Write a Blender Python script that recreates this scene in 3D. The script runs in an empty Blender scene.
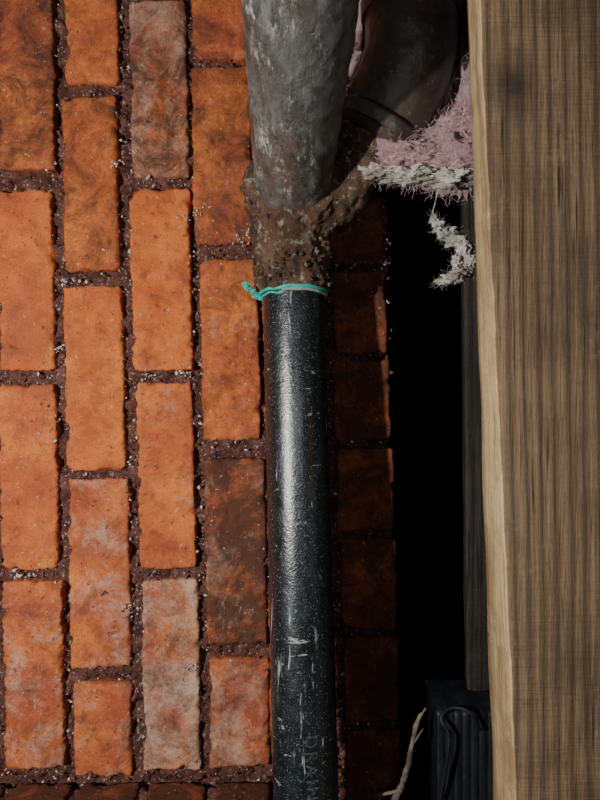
import bpy, math, random, bmesh
from mathutils import Vector, noise, Matrix
random.seed(7)
F=600.0; D=0.66; S=D/F
def U(px,py,d=0.0):
    zc=D-d
    return Vector(((px-300)*zc/F,-d,(400-py)*zc/F))
col=bpy.context.scene.collection
def empty(n,loc=(0,0,0)):
    e=bpy.data.objects.new(n,None); e.empty_display_size=.02; col.objects.link(e); return e
def mesh_obj(n,v,f,mat,parent=None,smooth=True):
    me=bpy.data.meshes.new(n); me.from_pydata([tuple(a) for a in v],[],f); me.update()
    if smooth: me.polygons.foreach_set('use_smooth',[True]*len(me.polygons))
    o=bpy.data.objects.new(n,me); col.objects.link(o)
    for m in (mat if isinstance(mat,(list,tuple)) else [mat]): me.materials.append(m)
    if parent: o.parent=parent
    return o
# ---------- material helpers ----------
class M:
    def __init__(s,name,rough=.8,spec=.3,metal=0):
        s.m=bpy.data.materials.new(name); s.m.use_nodes=True; s.t=s.m.node_tree
        s.b=s.t.nodes['Principled BSDF']; s.b.inputs['Roughness'].default_value=rough
        s.b.inputs['Specular IOR Level'].default_value=spec; s.b.inputs['Metallic'].default_value=metal
        s.tc=s.n('ShaderNodeTexCoord').outputs['Object']
    def n(s,t): return s.t.nodes.new(t)
    def l(s,a,b): s.t.links.new(a,b)
    def mapping(s,scale,rot=(0,0,0)):
        m=s.n('ShaderNodeMapping'); m.inputs['Scale'].default_value=scale; m.inputs['Rotation'].default_value=rot
        s.l(s.tc,m.inputs[0]); return m.outputs[0]
    def noise(s,scale,detail=4,rough=.55,vec=None,dist=0):
        k=s.n('ShaderNodeTexNoise'); k.inputs['Scale'].default_value=scale; k.inputs['Detail'].default_value=detail
        k.inputs['Roughness'].default_value=rough; k.inputs['Distortion'].default_value=dist
        s.l(vec or s.tc,k.inputs['Vector']); return k.outputs[0]
    def ramp(s,x,a,b,lo=0.,hi=1.):
        k=s.n('ShaderNodeMapRange'); s._in(k.inputs[0],x)
        for i,v in enumerate((a,b,lo,hi)): k.inputs[i+1].default_value=v
        return k.outputs[0]
    def _in(s,sock,v):
        if isinstance(v,(int,float)): sock.default_value=v
        elif isinstance(v,tuple): sock.default_value=v if len(v)==4 else (*v,1)
        else: s.l(v,sock)
    def math(s,op,a,b=0.):
        k=s.n('ShaderNodeMath'); k.operation=op; s._in(k.inputs[0],a); s._in(k.inputs[1],b); return k.outputs[0]
    def mix(s,f,a,b,mode='MIX'):
        k=s.n('ShaderNodeMix'); k.data_type='RGBA'; k.blend_type=mode
        s._in(k.inputs[0],f); s._in(k.inputs[6],a); s._in(k.inputs[7],b); return k.outputs[2]
    def bump(s,h,strength,dist,prev=None):
        k=s.n('ShaderNodeBump'); k.inputs['Strength'].default_value=strength; k.inputs['Distance'].default_value=dist
        s.l(h,k.inputs['Height'])
        if prev: s.l(prev,k.inputs['Normal'])
        return k.outputs[0]
    def fin(s,c=None,nrm=None,rough=None):
        if c is not None: s._in(s.b.inputs['Base Color'],c)
        if nrm: s.l(nrm,s.b.inputs['Normal'])
        if rough is not None: s._in(s.b.inputs['Roughness'],rough)
        return s.m
def mk_brick():
    m=M('brick_mat',.85,.2)
    at=m.n('ShaderNodeAttribute'); at.attribute_name='bcol'
    sp=m.n('ShaderNodeSeparateColor'); m.l(at.outputs['Color'],sp.inputs[0])
    soot_shade,white,hue=sp.outputs[0],sp.outputs[1],sp.outputs[2]  # first channel darkens for real soot and for painted-in shade
    c=m.mix(hue,(.58,.14,.034),(.44,.105,.05))
    c=m.mix(m.ramp(m.noise(14,5,.6),.42,.62),c,(.68,.20,.052))
    c=m.mix(m.math('MULTIPLY',m.ramp(m.noise(33,8,.75),.45,.68),.85),c,(.27,.065,.03))
    c=m.mix(m.math('MULTIPLY',m.ramp(m.noise(9,6,.7),.51,.66),.65),c,(.29,.08,.042))
    wm=m.ramp(m.math('ADD',m.noise(17,9,.78,dist=.4),m.math('MULTIPLY',white,.34)),.66,.86,0,.8)
    c=m.mix(wm,c,(.58,.42,.32))
    sm=m.ramp(m.math('ADD',m.noise(23,9,.8,dist=.6),m.math('MULTIPLY',soot_shade,.36)),.62,.86,0,.9)
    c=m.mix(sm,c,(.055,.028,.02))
    c=m.mix(m.ramp(m.noise(520,3,.7),.54,.68,0,.6),c,(.14,.042,.026))
    c=m.mix(m.ramp(m.noise(130,3,.6),.63,.69,0,.7),c,(.10,.04,.03))
    c=m.mix(m.ramp(m.noise(210,4,.7),.64,.69,0,.8),c,(.62,.42,.30))
    v=m.mapping((60,60,11),(0,.5,0))
    c=m.mix(m.math('MULTIPLY',m.ramp(m.noise(1.6,6,.75,v,.5),.64,.70,0,.8),m.math('ADD',white,.1)),c,(.62,.56,.48))
    b=m.bump(m.noise(95,6,.7),.7,.003); b=m.bump(m.noise(600,4,.7),.6,.0014,b)
    return m.fin(c,b)
def mk_mortar():
    m=M('mortar_mat',.95,.1)
    c=m.mix(m.ramp(m.noise(70,7,.75),.38,.62),(.085,.03,.023),(.30,.135,.105))
    c=m.mix(m.ramp(m.noise(22,4,.6),.5,.7),c,(.13,.055,.042))
    c=m.mix(m.ramp(m.noise(140,5,.75),.54,.68,0,.85),c,(.015,.008,.006))
    c=m.mix(m.ramp(m.noise(260,4,.65),.60,.65,0,.85),c,(.62,.55,.50))
    b=m.bump(m.noise(220,7,.82),1,.005)
    return m.fin(c,b)
def simple(name,c,rough=.8,spec=.3,sc=200,amt=.4,c2=None,metal=0,dist=.001):
    m=M(name,rough,spec,metal); c2=c2 or tuple(x*.5 for x in c)
    return m.fin(m.mix(m.ramp(m.noise(sc*.4,5,.6),.35,.65),c,c2),m.bump(m.noise(sc,4,.6),amt,dist))
brick=mk_brick(); mortar=mk_mortar()
# ---------- brick builder ----------
class Acc:
    def __init__(s): s.v=[];s.f=[];s.c=[]
def slab(acc,w,h,depth,cell,fn,seed,color,bev=.0009,amp=.0007,edge=.0028,chip=.0062,k=4):
    nx=max(4,int(w/cell)); nz=max(4,int(h/cell)); base=len(acc.v)
    so=Vector((seed*3.17,seed*1.31,seed*.77))
    hs=[0,.005,.018,.045,depth]
    W=nx+2*k+1; H=nz+2*k+1
    for j in range(H):
        jj=min(max(j-k,0),nz); rj=max(k-j,j-k-nz,0)
        for i in range(W):
            ii=min(max(i-k,0),nx); ri=max(k-i,i-k-nx,0)
            u=-w/2+w*ii/nx; v=-h/2+h*jj/nz
            p=Vector((u,v,0))
            du=min(u+w/2,w/2-u); dv=min(v+h/2,h/2-v); dd=min(du,dv)
            r=.002+.011*max(0,noise.noise(Vector((u*30,v*10,seed*3.3)))+.12)
            if du<r and dv<r:
                cx=(r-du);cz=(r-dv);L=math.hypot(cx,cz)
                if L>r:
                    q=(1-r/L); u-=math.copysign(cx*q,u); v-=math.copysign(cz*q,v); dd=0
                else: dd=min(dd,r-L)
            n1=noise.fractal(p*45+so,1,2,4)
            bb=bev+max(0,noise.fractal(p*60+so,1,2,3)-.12)*chip*3.0
            drop=0
            if dd<bb: t=1-dd/bb; drop=bb*(1-math.sqrt(max(0,1-t*t)))*.9
            ring=max(ri,rj)
            hgt=-drop+n1*amp*1.6+noise.noise(p*12+so)*amp*1.5-hs[ring]
            pt=noise.noise(p*150+so*2); 
            if pt>.38: hgt-=(pt-.38)*.007
            ed=edge*max(0,1-dd/.010)
            e=noise.noise_vector(p*38+so)*ed*.75+noise.noise_vector(p*230+so)*ed*.5
            acc.v.append(fn(u+e.x,v+e.y,hgt)); acc.c.append(color)
    for j in range(H-1):
        for i in range(W-1):
            a=base+j*W+i; acc.f.append((a,a+1,a+W+1,a+W))
def add_attr(o,cols):
    a=o.data.color_attributes.new('bcol','FLOAT_COLOR','POINT')
    flat=[]
    for c in cols: flat+=[c[0],c[1],c[2],1]
    a.data.foreach_set('color',flat)
B=[(-1,-17,53,168,.7,.2,.8),(-1,191,52,370,.2,.1,.2),(-1,385,55,570,.2,.15,.4),(5,582,62,768,.4,.5,.9),
(-2,-215,50,-30,.5,.2,.5),
(65,-105,115,82,.45,.1,.6),(64,97,117,270,.65,.15,.1),(66,286,122,470,.1,.2,.1),(70,480,128,668,.35,.5,.8),(74,685,130,776,.4,.4,.8),
(131,0,186,176,.75,.75,.2),(132,190,190,370,.2,.15,.1),(138,383,193,568,.3,.3,.5),(143,581,198,770,.5,.9,.9),(130,-200,184,-14,.4,.3,.4),
(192,-118,245,57,.45,.1,.9),(193,66,250,243,.65,.2,.6),(202,260,258,440,.5,.3,.3),(206,460,265,645,.95,.5,.9),(210,660,268,768,.5,.6,1.),
(258,-20,318,155,.6,.1,.5),(262,168,320,345,.5,.1,.5),(267,357,324,540,.5,.1,.5),(270,552,329,735,.5,.1,.5),(274,748,333,930,.5,.1,.5),
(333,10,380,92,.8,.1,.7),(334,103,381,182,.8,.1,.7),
(333,192,382,263,.95,.05,.9),(335,272,385,352,.85,.1,1),(335,361,389,440,.85,.1,1),(338,448,393,530,.85,.1,1),(342,540,396,628,.9,.1,1),(345,639,398,722,1,.1,1),(348,733,401,820,1,.1,1),(350,832,403,915,1,.1,1)]  # header bricks: the shadow they stand in is painted into their colour
for xx,off in ((-72,0),(-140,-95),(-208,10)):
    y=-130+off
    while y<760:
        B.append((xx,y,xx+56,min(y+182,772),random.random()*.4,random.random()*.4,random.random())); y+=194
wall=empty('wall_back')
acc=Acc()
for n,(x0,y0,x1,y1,so,wh,hu) in enumerate(B):
    c=U((x0+x1)/2,(y0+y1)/2); w=(x1-x0+1)*S; h=(y1-y0+1)*S
    d=random.uniform(-.0015,.0025); rot=math.radians(1.0+random.uniform(-.4,.4)); cr,sr=math.cos(rot),math.sin(rot)
    tx=random.uniform(-.03,.03); tz=random.uniform(-.01,.01)
    def fn(u,v,hh,c=c,d=d,cr=cr,sr=sr,tx=tx,tz=tz):
        return (c.x+u*cr-v*sr, -(hh+d+u*tx+v*tz), c.z+u*sr+v*cr)
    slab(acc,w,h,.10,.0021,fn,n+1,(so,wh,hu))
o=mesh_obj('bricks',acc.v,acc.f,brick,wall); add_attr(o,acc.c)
acc=Acc()
x0,x1,y0,y1=-215,390,-215,940
c=U((x0+x1)/2,(y0+y1)/2)
def fn(u,v,h):
    p=Vector((u,v,0)); 
    r=-.0112+h+noise.fractal(p*50,1,2,5)*.0100+abs(noise.noise(p*150))*.006+noise.noise(p*330)*.002
    r=min(r,-.0005)
    return (c.x+u-v*.0175,-r,c.z+v)
slab(acc,(x1-x0)*S,(y1-y0)*S,.085,.0017,fn,99,(0,0,0),amp=0)
mesh_obj('mortar',acc.v,acc.f,mortar,wall)
def lump(V,Fc,p,r,seed,sq=(1,1,1)):
    b=len(V); pts=[(1,0,0),(-1,0,0),(0,1,0),(0,-1,0),(0,0,1),(0,0,-1)]
    R=Matrix.Rotation(seed*1.7,3,'X')@Matrix.Rotation(seed*2.3,3,'Z')
    for q in pts:
        V.append(p+R@Vector((q[0]*sq[0],q[1]*sq[1],q[2]*sq[2]))*r*random.uniform(.6,1.3))
    for t in ((0,2,4),(2,1,4),(1,3,4),(3,0,4),(2,0,5),(1,2,5),(3,1,5),(0,3,5)): Fc.append(tuple(b+i for i in t))
def inbrick(x,y,m=1):
    return any(a-m<x-(y-(b+d)/2)*.0175<cx+m and b-m<y<d+m for a,b,cx,d,*_ in B)
for nm,cnt,rr,cc in (('mortar_crumbs',2600,(.0008,.0034),(.24,.11,.085)),('white_flecks',1250,(.0006,.0034),(.74,.68,.62))):
    V=[];Fc=[];k=0
    while k<cnt:
        x=random.uniform(-60,392);y=random.uniform(-40,850)
        if inbrick(x,y,-1.5): continue
        r=random.uniform(*rr)*(random.random()**1.5*.8+.25)
        lump(V,Fc,U(x,y)+Vector((0,.0055-random.random()*.005,0)),r,k,(1,.6,1)); k+=1
    if nm=='white_flecks':
        for (x,y) in ((118,165),(185,220),(240,240),(68,283),(147,376),(185,372),(60,350),(150,182),(25,575),(190,665),(135,610),(248,238),(195,215)):
            for q in range(14):
                lump(V,Fc,U(x+random.gauss(0,5),y+random.gauss(0,3.5))+Vector((0,-.002-random.random()*.001,0)),random.uniform(.0008,.0024),q+x,(1,.5,1))
    mesh_obj(nm,V,Fc,simple(nm+'_mat',cc,.95,.1,300),wall,False)
ledge=empty('brick_ledge')
acc=Acc(); zt=U(0,777).z
x=-245;n=0
while x<262:
    w=random.choice([56,60,58]); 
    cx=(x+w/2-300)*S
    def fn(u,v,h,cx=cx): return (cx+u,-.041+v*1.0,zt+h-.004)
    slab(acc,min(w,268-x)*S,.078,.06,.0027,fn,200+n,(random.uniform(1.0,1.3),random.uniform(.1,.4),.9)); x+=w+9;n+=1  # shade from grazing light on the ledge is painted in as darker brick
o=mesh_obj('bricks',acc.v,[tuple(reversed(f)) for f in acc.f],brick,ledge); add_attr(o,acc.c)
acc=Acc()
xa,xb=(-245-300)*S,(266-300)*S
def fn(u,v,h):
    p=Vector((u,v,3)); return ((xa+xb)/2+u,-.038+v,zt+h-.009+noise.fractal(p*60,1,2,5)*.004)
slab(acc,xb-xa,.07,.05,.0025,fn,98,(0,0,0),amp=0)
mesh_obj('mortar',acc.v,acc.f,mortar,ledge)
# ---------- tube ----------
def tube(name,pts,rad,mat,parent=None,seg=64,namp=0,nsc=60,step=.003,caps=True,smooth_path=True):
    P=[Vector(p) for p in pts]; out=[];ro=[]
    for i in range(len(P)-1):
        a=P[max(i-1,0)];b=P[i];c_=P[i+1];d=P[min(i+2,len(P)-1)]
        if i==0:a=b-(c_-b)
        if i==len(P)-2:d=c_+(c_-b)
        L=(c_-b).length; n=max(1,int(L/step))
        for k in range(n):
            t=k/n
            q=.5*((2*b)+(c_-a)*t+(2*a-5*b+4*c_-d)*t*t+(3*b-a-3*c_+d)*t**3) if smooth_path else b.lerp(c_,t)
            out.append(q); ro.append(rad[i]*(1-t)+rad[i+1]*t)
    out.append(P[-1]);ro.append(rad[-1])
    V=[];Fc=[]
    T=(out[1]-out[0]).normalized(); N=T.orthogonal().normalized()
    for i,p in enumerate(out):
        T2=(out[min(i+1,len(out)-1)]-out[max(i-1,0)]).normalized()
        N=(N-T2*N.dot(T2)).normalized(); Bn=T2.cross(N)
        for s in range(seg):
            a=2*math.pi*s/seg; dr=N*math.cos(a)+Bn*math.sin(a)
            q=p+dr*ro[i]
            if namp: q+=dr*noise.fractal(q*nsc,1,2,4)*namp
            V.append(q)
    for i in range(len(out)-1):
        for s in range(seg):
            a=i*seg+s;b=i*seg+(s+1)%seg; Fc.append((a,b,b+seg,a+seg))
    if caps: Fc.append(tuple(reversed(range(seg)))); Fc.append(tuple(range(len(V)-seg,len(V))))
    return mesh_obj(name,V,Fc,mat,parent)
m=M('black_abs_mat',.3,1.0)
c=m.mix(m.ramp(m.noise(60,6,.7,m.mapping((1,1,.35))),.52,.78,0,.5),(.004,.007,.009),(.04,.058,.066))
v=m.mapping((90,90,16),(0,.12,0))
c=m.mix(m.ramp(m.noise(1.3,6,.8,v),.63,.69,0,.6),c,(.34,.41,.43))
v=m.mapping((120,120,10),(0,.9,0))
c=m.mix(m.ramp(m.noise(1.1,4,.7,v),.65,.69,0,.7),c,(.42,.45,.45))
v=m.mapping((22,60,130),(0,-.35,0))
c=m.mix(m.ramp(m.noise(1.0,4,.7,v),.66,.70,0,.7),c,(.42,.45,.45))
c=m.mix(m.ramp(m.noise(700,2,.5),.63,.70,0,.5),c,(.34,.40,.42))
bm=m.bump(m.noise(450,3,.6),.34,.0011); bm=m.bump(m.noise(60,5,.6),.2,.002,bm)
abs_mat=m.fin(c,bm,m.ramp(m.noise(50,6,.75),.3,.7,.22,.42))
m=M('weathered_iron_mat',.5,.65,.0)
ms=m.mapping((1,.3,.5))
c=m.mix(m.ramp(m.noise(45,7,.72,ms),.35,.62),(.17,.18,.17),(.05,.048,.043))
c=m.mix(m.ramp(m.noise(160,6,.8,ms),.47,.58,0,.8),c,(.03,.026,.022))
c=m.mix(m.ramp(m.noise(24,8,.75,ms),.48,.60,0,.85),c,(.085,.044,.03))
c=m.mix(m.ramp(m.noise(70,9,.85,ms),.55,.62,0,.85),c,(.50,.50,.47))
c=m.mix(m.ramp(m.noise(300,3,.6),.62,.68,0,.7),c,(.015,.013,.011))
bm=m.bump(m.noise(130,8,.82),.8,.0035)
iron=m.fin(c,bm,m.ramp(m.noise(80,4,.6),.3,.7,.24,.45))
m=M('rust_mat',.8,.3)
c=m.mix(m.ramp(m.noise(60,7,.7,m.mapping((1,1,.5))),.35,.65),(.19,.10,.055),(.04,.025,.018))
c=m.mix(m.ramp(m.noise(35,6,.7),.52,.66,0,.8),c,(.25,.18,.13))
c=m.mix(m.ramp(m.noise(120,5,.75),.56,.63,0,.8),c,(.42,.38,.33))
rust=m.fin(c,m.bump(m.noise(150,7,.8),1,.005))
m=M('dark_iron_mat',.36,.8)
c=m.mix(m.ramp(m.noise(45,7,.7),.35,.65),(.035,.027,.024),(.085,.055,.043))
c=m.mix(m.ramp(m.noise(200,5,.75),.60,.66,0,.7),c,(.28,.24,.22))
dark_iron=m.fin(c,m.bump(m.noise(140,6,.7),.6,.002))
teal=simple('teal_primer_mat',(.02,.50,.40),.5,.4,300,c2=(.01,.34,.28))
dp=empty('drain_pipe')
a=U(293.5,290,.073); b=U(306,800,.111); dirn=(b-a).normalized()
tube('black_pipe',[a-dirn*.01,a,b,b+dirn*.12],[.03]*4,abs_mat,dp,seg=96,smooth_path=False,step=.02)
cu=bpy.data.curves.new('lettering','FONT'); cu.body='DRAIN'; cu.size=.015; cu.space_character=1.3; to=bpy.data.objects.new('tmp',cu); col.objects.link(to)
bpy.context.view_layer.update()
dg=bpy.context.evaluated_depsgraph_get(); tm=bpy.data.meshes.new_from_object(to.evaluated_get(dg))
bm_=bmesh.new(); bm_.from_mesh(tm); bmesh.ops.triangulate(bm_,faces=bm_.faces); bmesh.ops.subdivide_edges(bm_,edges=[e for e in bm_.edges if e.calc_length()>.002],cuts=2)
bm_.to_mesh(tm); bm_.free()
bpy.data.objects.remove(to)
Tx=Vector((1,0,0)); Tx=(Tx-dirn*Tx.dot(dirn)).normalized(); Ty=dirn.cross(Tx).normalized()
if Ty.y>0: Ty=-Ty
s0=a+dirn*(.405)
for vv in tm.vertices:
    u,w=vv.co.x,vv.co.y
    an=math.radians(2)+w/.03
    vv.co=s0+dirn*u+(Tx*math.sin(an)+Ty*math.cos(an))*.03025
lm=simple('faded_print_mat',(.10,.11,.11),.7,.2,900,c2=(.010,.013,.015))
lo=bpy.data.objects.new('lettering',tm); col.objects.link(lo); tm.materials.clear(); tm.materials.append(lm); lo.parent=dp
ang=math.radians(70)
ax=Vector((.040,-math.sin(ang),math.cos(ang))).normalized()
j=U(292.5,190,.088)
axx=ax.cross(Vector((1,0,0))).normalized()
tube('upper_pipe',[j-ax*.01,j+ax*.05,j+ax*.15,j+ax*.33],[.0355,.0365,.0385,.0385],iron,dp,seg=96,smooth_path=False,step=.003,namp=.0012,nsc=60)
h0=a+Vector((-.001,0,-.001))
tube('rusty_hub',[h0+Vector((0,0,-.004)),h0+Vector((0,0,.004)),h0+Vector((0,0,.012)),h0+Vector((-.001,0,.03)),h0+Vector((-.001,-.002,.055)),j-ax*.012+Vector((-.002,.006,-.002)),j+ax*.006,j+ax*.016,j+ax*.018],
     [.0315,.0345,.0375,.0355,.0395,.0415,.0445,.0435,.0365],rust,dp,seg=140,namp=.0042,nsc=80,step=.0012)
tube('hub_bead',[j+ax*.006+(Vector((1,0,0))*math.cos(t)+axx*math.sin(t))*.042 for t in [i*math.pi/12 for i in range(25)]],[.0055]*25,rust,dp,seg=16,namp=.004,nsc=130,caps=False,step=.0015)
V=[];Fc=[]
for i in range(260):
    t=random.uniform(0,2*math.pi)
    if random.random()<.5: p=j+ax*random.gauss(.008,.003)+(Vector((1,0,0))*math.cos(t)+axx*math.sin(t))*.0455
    else:
        hh=random.uniform(.004,.05); p=h0+Vector((math.cos(t)*.0375,-abs(math.sin(t))*.0375,hh))
    lump(V,Fc,p,random.uniform(.0010,.0030),i)
mesh_obj('hub_scale',V,Fc,rust,dp,False)
def ring(nm,cen,R,r,mat,amp,t0=0,t1=360):
    pts=[]; n=48
    for i in range(n+1):
        t=math.radians(t0+(t1-t0)*i/n)
        pts.append(cen+(Tx*math.cos(t)+Ty*math.sin(t))*R+dirn*noise.noise(Vector((t*2.2,5,0)))*amp)
    return tube(nm,pts,[r*(.75+.5*abs(noise.noise(Vector((i*.4,2,1))))) for i in range(n+1)],mat,dp,seg=10,step=.004)
ring('teal_primer',a+dirn*.0042,.0322,.0021,teal,.002)
ring('teal_primer_run',a+dirn*.0075,.0303,.0014,teal,.003,80,200)
ring('pale_lip',a+dirn*.0068,.0312,.0020,simple('pale_plastic_mat',(.34,.38,.36),.5,.4,100),.0005,15,110)
V=[];Fc=[]
for i in range(110):
    t=random.random()
    p=U(266-23*t,291+5*math.sin(t*5)+random.uniform(-4,4)*(1-t*.2),.072)
    lump(V,Fc,p,random.uniform(.0008,.0024),i,(1.6,.7,.5))
mesh_obj('primer_drip',V,Fc,teal,dp,False)
tube('branch_elbow',[U(300,225,.075),U(328,198,.08),U(350,168,.09),U(370,136,.105),U(380,118,.11)],[.030,.030,.030,.033,.033],rust,dp,namp=.004,nsc=60,step=.0015)
tube('branch_hub',[U(371,140,.107),U(372,138,.1075),U(374,134,.108),U(379,125,.11),U(381,121,.111),U(393,98,.12),U(405,70,.127),U(411,45,.132),U(411,22,.132),U(411,16,.132),U(410,0,.132),U(409,-4,.132),U(408,-20,.13)],
     [.031,.0385,.0435,.0435,.0405,.040,.0405,.0410,.0405,.0440,.0440,.036,.030],dark_iron,dp,namp=.0014,nsc=40,step=.0012,seg=96)
tube('branch_riser',[U(408,-5,.13),U(407,-60,.13),U(407,-160,.13)],[.029]*3,dark_iron,dp,namp=.001,step=.004)
V=[];Fc=[]
for i in range(160):
    t=random.random(); p=U(338+22*t+random.uniform(-10,8),85+45*t+random.uniform(-16,14),.132)
    lump(V,Fc,p,random.uniform(.0012,.0035),i)
mesh_obj('rust_scale',V,Fc,rust,dp,False)
# ---------- wood plank ----------
def mk_wood(name,c1,c2,c3,k=1):
    m=M(name,.72,.3)
    v=m.mapping((1,1,.05))
    fld=m.math('ADD',m.math('MULTIPLY',m.noise(6,2,.4,m.mapping((1,1,.14))),45.0),m.math('MULTIPLY',m.noise(90,3,.6,v),2.5))
    sx=m.n('ShaderNodeSeparateXYZ'); m.l(m.tc,sx.inputs[0])
    fld=m.math('ADD',fld,m.math('MULTIPLY',sx.outputs[0],520.0))
    ring_=m.ramp(m.math('SINE',fld),-1,1,0,1)
    c=m.mix(m.ramp(ring_,.1,.9),c1,c2)
    c=m.mix(m.ramp(ring_,.80,1.0,0,.7),c,c3)
    c=m.mix(m.ramp(m.noise(170,5,.7,v),.48,.68,0,.6),c,c3)
    c=m.mix(m.ramp(m.noise(300,3,.6,m.mapping((1,1,.03))),.62,.67,0,.8),c,tuple(x*.3 for x in c3))
    c=m.mix(m.ramp(m.noise(7,7,.7),.44,.66,0,.75),c,tuple(x*.7 for x in c3))
    c=m.mix(m.ramp(m.noise(60,8,.8),.52,.68,0,.5),c,tuple(x*.35 for x in c1))
    c=m.mix(m.ramp(m.noise(26,8,.78),.56,.68,0,.35),c,tuple(min(1,x*1.5) for x in c1))
    g=m.n('ShaderNodeVectorMath'); g.operation='DISTANCE'; m.l(m.mapping((1,0,.8)),g.inputs[0]); kp=U(512,85,.24); g.inputs[1].default_value=(kp.x,0,kp.z*.8)
    kn=m.math('ADD',g.outputs['Value'],m.math('MULTIPLY',m.noise(60,3),.02))
    c=m.mix(m.ramp(kn,.014,.034,.85,0),c,(.03,.02,.014))
    b=m.bump(m.noise(220,5,.7,v),.8,.0025); b=m.bump(m.noise(160,3,.6,m.mapping((.15,1,3))),.4,.002,b)
    return m.fin(c,b)
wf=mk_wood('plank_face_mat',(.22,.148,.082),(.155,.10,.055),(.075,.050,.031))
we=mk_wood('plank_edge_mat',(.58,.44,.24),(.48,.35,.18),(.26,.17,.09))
def loft(name,A0,A1,B0,B1,xr,mats,n=300,parent=None,t0=-.35,t1=1.35):
    V=[];Fc=[];mi=[]
    ts=[t0+(t1-t0)*i/n for i in range(n+1)]; ncs=0
    for t in ts:
        FL=A0.lerp(A1,t);BL=B0.lerp(B1,t)
        wob=noise.noise(Vector((t*14,0,0)))*.0012+noise.noise(Vector((t*50,0,3)))*.0006
        FL=FL+Vector((wob,0,0)); BL=BL+Vector((noise.noise(Vector((t*9,7,0)))*.001,0,0))
        z=(FL.z+BL.z)/2
        cs=[]
        cs.append(Vector((BL.x+.003,BL.y,z)))
        cs.append(Vector((BL.x,BL.y-.002,z)))
        for q in (.25,.5,.75,.92): 
            p=BL.lerp(FL,q); cs.append(Vector((p.x+noise.noise(Vector((q*5,t*30,1)))*.0008,p.y,z)))
        cs.append(Vector((FL.x+.0006,FL.y-.0004,z))); cs.append(Vector((FL.x+.003,FL.y-.001,z)))
        for q in range(1,13):
            x=FL.x+.003+(xr-FL.x)*q/12; cs.append(Vector((x,FL.y-.001+noise.noise(Vector((x*20,z*6,0)))*.0006,z)))
        cs.append(Vector((xr+.003,BL.y,z)))
        ncs=len(cs); V+=cs
    for i in range(n):
        for k in range(ncs):
            a=i*ncs+k;b=i*ncs+(k+1)%ncs
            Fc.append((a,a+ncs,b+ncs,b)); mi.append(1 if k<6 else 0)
    Fc.append(tuple(range(ncs))); Fc.append(tuple(reversed(range(n*ncs,n*ncs+ncs)))); mi+=[0,0]
    o=mesh_obj(name,V,Fc,mats,parent,True)
    o.data.polygons.foreach_set('material_index',mi)
    return o
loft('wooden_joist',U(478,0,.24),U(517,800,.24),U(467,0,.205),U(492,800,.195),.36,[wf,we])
dk=mk_wood('dark_stud_mat',(.05,.042,.034),(.035,.028,.022),(.018,.014,.011))  # shade of the void put into the colour, so lamp light barely shows
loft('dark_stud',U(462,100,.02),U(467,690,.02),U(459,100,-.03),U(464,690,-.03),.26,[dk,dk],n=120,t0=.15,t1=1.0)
black=simple('void_shade_mat',(.008,.007,.006),.95,.05,60)  # near-black colour stands in for the darkness of the void
def box(name,lo_,hi_,mat,parent=None,bev=.003):
    b=bmesh.new(); bmesh.ops.create_cube(b,size=1)
    for v in b.verts:
        for i in range(3): v.co[i]=lo_[i] if v.co[i]<0 else hi_[i]
    bmesh.ops.bevel(b,geom=b.edges[:],offset=bev,segments=3,affect='EDGES',profile=.5)
    me=bpy.data.meshes.new(name); b.to_mesh(me); b.free(); me.materials.append(mat)
    o=bpy.data.objects.new(name,me); col.objects.link(o)
    if parent:o.parent=parent
    return o
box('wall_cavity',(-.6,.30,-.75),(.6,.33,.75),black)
blk=empty('black_wood_block')
dkb=simple('black_paint_mat',(.012,.016,.020),.55,.4,150,.5,(.005,.006,.008))
V=[];Fc=[]
p0=U(437,710,.06);p1=U(505,710,.06)
nx=90; nz=60
top=p0.z; bot=U(437,870,.06).z
for jx in range(nz+1):
    for i in range(nx+1):
        x=p0.x+(p1.x-p0.x)*i/nx
        if jx==0: y=0.0;z=top+.002
        elif jx==1: y=-.055;z=top
        else: y=-.06-.0013*abs(math.sin(i*.28+.6*noise.noise(Vector((i*.2,0,0)))))+noise.noise(Vector((x*60,jx*.1,0)))*.0012; z=top-.003-(top-bot)*(jx-2)/(nz-2)
        z+=noise.noise(Vector((x*50,0,1)))*.003
        V.append((x,y,z))
for jx in range(nz):
    for i in range(nx):
        q=jx*(nx+1)+i; Fc.append((q,q+nx+1,q+nx+2,q+1))
b0=len(V)
V+=[(p0.x,0,top),(p0.x,0,bot),(p1.x,0,top),(p1.x,0,bot),(p0.x,-.058,top),(p0.x,-.058,bot),(p1.x,-.058,top),(p1.x,-.058,bot)]
Fc+=[(b0,b0+1,b0+5,b0+4),(b0+2,b0+6,b0+7,b0+3),(b0,b0+2,b0+3,b0+1),(b0+1,b0+3,b0+7,b0+5)]
mesh_obj('ribbed_block',V,Fc,dkb,blk)
tube('cable_loop',[U(440,800,.07),U(447,760,.075),U(449,735,.075),U(441,718,.07),U(452,708,.065),U(470,712,.07),U(480,730,.07)],[.0018]*7,dkb,blk,seg=12)
tw=empty('dry_root')
twm=simple('dry_root_mat',(.22,.18,.14),.9,.1,200,c2=(.08,.06,.045))
tube('stem',[U(426,708,.06),U(417,722,.062),U(412,745,.06),U(408,765,.065),U(402,785,.06),U(394,803,.06),U(390,840,.06)],[.0012,.0022,.0024,.0028,.003,.0034,.004],twm,tw,seg=12,namp=.0012,nsc=150,step=.0015)
tube('shoot',[U(402,790,.062),U(390,793,.06),U(376,796,.055)],[.0022,.0016,.0008],twm,tw,seg=10,namp=.0006,nsc=200,step=.0015)
tube('shoot_upper',[U(412,745,.06),U(419,735,.06),U(424,728,.055)],[.0014,.001,.0006],twm,tw,seg=8)
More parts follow.
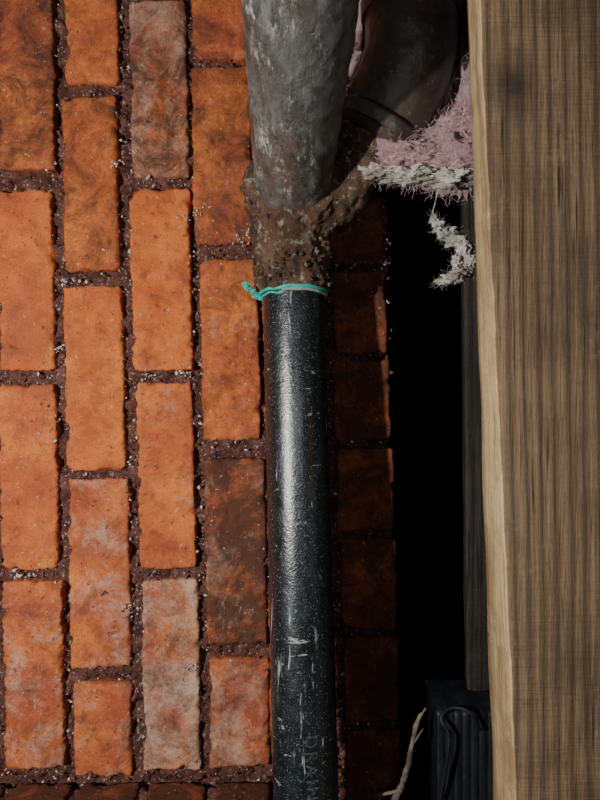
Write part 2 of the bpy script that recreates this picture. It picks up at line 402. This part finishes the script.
# ---------- insulation ----------
m=M('pink_fiberglass_mat',.95,.1)
c=m.mix(m.ramp(m.noise(25,5,.6),.35,.65),(.88,.44,.52),(.86,.68,.67))
c=m.mix(m.ramp(m.noise(60,8,.8,dist=1),.50,.68,0,.8),c,(.34,.22,.21))
pink=m.fin(c,m.bump(m.noise(60,9,.85,dist=2),1,.012))
pf=simple('pink_fiber_mat',(.90,.62,.65),.9,.1,200,c2=(.72,.58,.56))
gray=simple('dusty_fiber_mat',(.60,.56,.52),.95,.1,120,1,(.22,.19,.16),dist=.005)
def blob(name,cen,rad,mat,parent,seed,sub=6,amp=.45,f=1.6,oc=5):
    b=bmesh.new(); bmesh.ops.create_icosphere(b,subdivisions=sub,radius=1)
    for v in b.verts:
        p=v.co.copy(); n=noise.fractal(p*f+Vector((seed*7.3,seed,0)),.95,2.1,oc)
        rd=abs(noise.noise(p*f*2.2+Vector((seed,3,9))))+.5*abs(noise.noise(p*f*5+Vector((seed,3,9))))
        q=p*(1+amp*n+.28*rd)
        v.co=Vector((cen[0]+q.x*rad[0],cen[1]+q.y*rad[1],cen[2]+q.z*rad[2]))
    b.normal_update()
    me=bpy.data.meshes.new(name); b.to_mesh(me)
    pts=[(v.co.copy(),v.normal.copy()) for v in b.verts]; b.free()
    me.polygons.foreach_set('use_smooth',[True]*len(me.polygons)); me.materials.append(mat)
    o=bpy.data.objects.new(name,me); col.objects.link(o); o.parent=parent
    return pts
def strands(name,pts,n,mat,parent,L=.02,r=.00010,out=.05):
    cu=bpy.data.curves.new(name,'CURVE'); cu.dimensions='3D'; cu.bevel_depth=r; cu.bevel_resolution=0
    for i in range(n):
        p,nn=random.choice(pts)
        d=Vector([random.uniform(-1,1) for _ in range(3)]); d=(d-nn*d.dot(nn)+nn*out).normalized()
        sp=cu.splines.new('POLY'); k=9; sp.points.add(k-1); q=p.copy()+nn*.0006
        for z in range(k):
            sp.points[z].co=(*q,1); d=(d+Vector([random.uniform(-.4,.4) for _ in range(3)])).normalized(); q=q+d*L/k*random.uniform(.5,1.2)
    o=bpy.data.objects.new(name,cu); col.objects.link(o); cu.materials.append(mat); o.parent=parent
ins=empty('fiberglass_insulation')
P=[]
P+=blob('batt',U(430,30,.03),(.10,.03,.115),pink,ins,1)
P+=blob('batt_edge',U(466,80,.09),(.026,.035,.085),pink,ins,2,6)
P+=blob('batt_lower',U(432,148,.095),(.046,.03,.022),pink,ins,3,6,.6)
P+=blob('batt_upper',U(358,18,.08),(.030,.03,.048),pink,ins,4,5)
P+=blob('batt_corner',U(458,160,.115),(.022,.022,.016),pink,ins,11,5,.6)
P+=blob('batt_side',U(402,156,.115),(.024,.02,.012),pink,ins,15,5,.6)
P2=blob('batt_tip',U(380,172,.115),(.014,.010,.005),gray,ins,5,5,.8,2.2)
P2+=blob('batt_flap',U(408,176,.118),(.018,.012,.005),gray,ins,25,5,.9,2.2)
P2+=blob('batt_shred',U(452,178,.12),(.018,.012,.006),gray,ins,26,5,.9,2.2)
strands('fibers',P,9000,pf,ins,.022)
strands('gray_fibers',P2,350,gray,ins,.014)
sh=empty('insulation_scrap')
P=[]
for i,(px,py,rx,rz) in enumerate([(434,219,3,4),(438,226,5,5),(446,233,8,6),(456,240,10,6),(465,248,7,8),(469,262,6,9),(463,273,9,5),(452,279,9,4),(441,282,6,2.5),(457,261,4,6)]):
    P+=blob('tuft_%d'%(i+1),U(px,py,.10+.003*math.sin(i*2)),(rx*.00090,.006,rz*.00090),gray,sh,6+i,4,.9,2.)
strands('fibers',P,350,gray,sh,.011)
tube('scrap_thread',[U(440,178,.10),U(436,200,.10),U(433,214,.10),U(440,228,.10)],[.0008,.0005,.0006,.0015],gray,sh,seg=8,namp=.0005,nsc=200)
# ---------- light, world, camera ----------
l=bpy.data.lights.new('work_lamp','POINT'); l.energy=30; l.color=(1,.97,.92); l.shadow_soft_size=.012
lo=bpy.data.objects.new('work_lamp',l); lo.location=(-.43,-.72,-.01); col.objects.link(lo)
l=bpy.data.lights.new('fill_light','POINT'); l.energy=1.6; l.color=(.92,.97,1); l.shadow_soft_size=.02  # weak fill added to lift the shadowed elbow, not a lamp of the place
lo=bpy.data.objects.new('fill_light',l); lo.location=(.06,-.80,.05); col.objects.link(lo)
w=bpy.data.worlds.new('dark_basement'); bpy.context.scene.world=w; w.use_nodes=True
w.node_tree.nodes['Background'].inputs[0].default_value=(.9,.97,1,1); w.node_tree.nodes['Background'].inputs[1].default_value=.045
cam=bpy.data.cameras.new('camera'); cam.sensor_fit='VERTICAL'; cam.sensor_height=36; cam.lens=27; cam.clip_start=.01
co=bpy.data.objects.new('camera',cam); co.location=(0,-D,0); co.rotation_euler=(math.pi/2,0,0); col.objects.link(co)
bpy.context.scene.camera=co
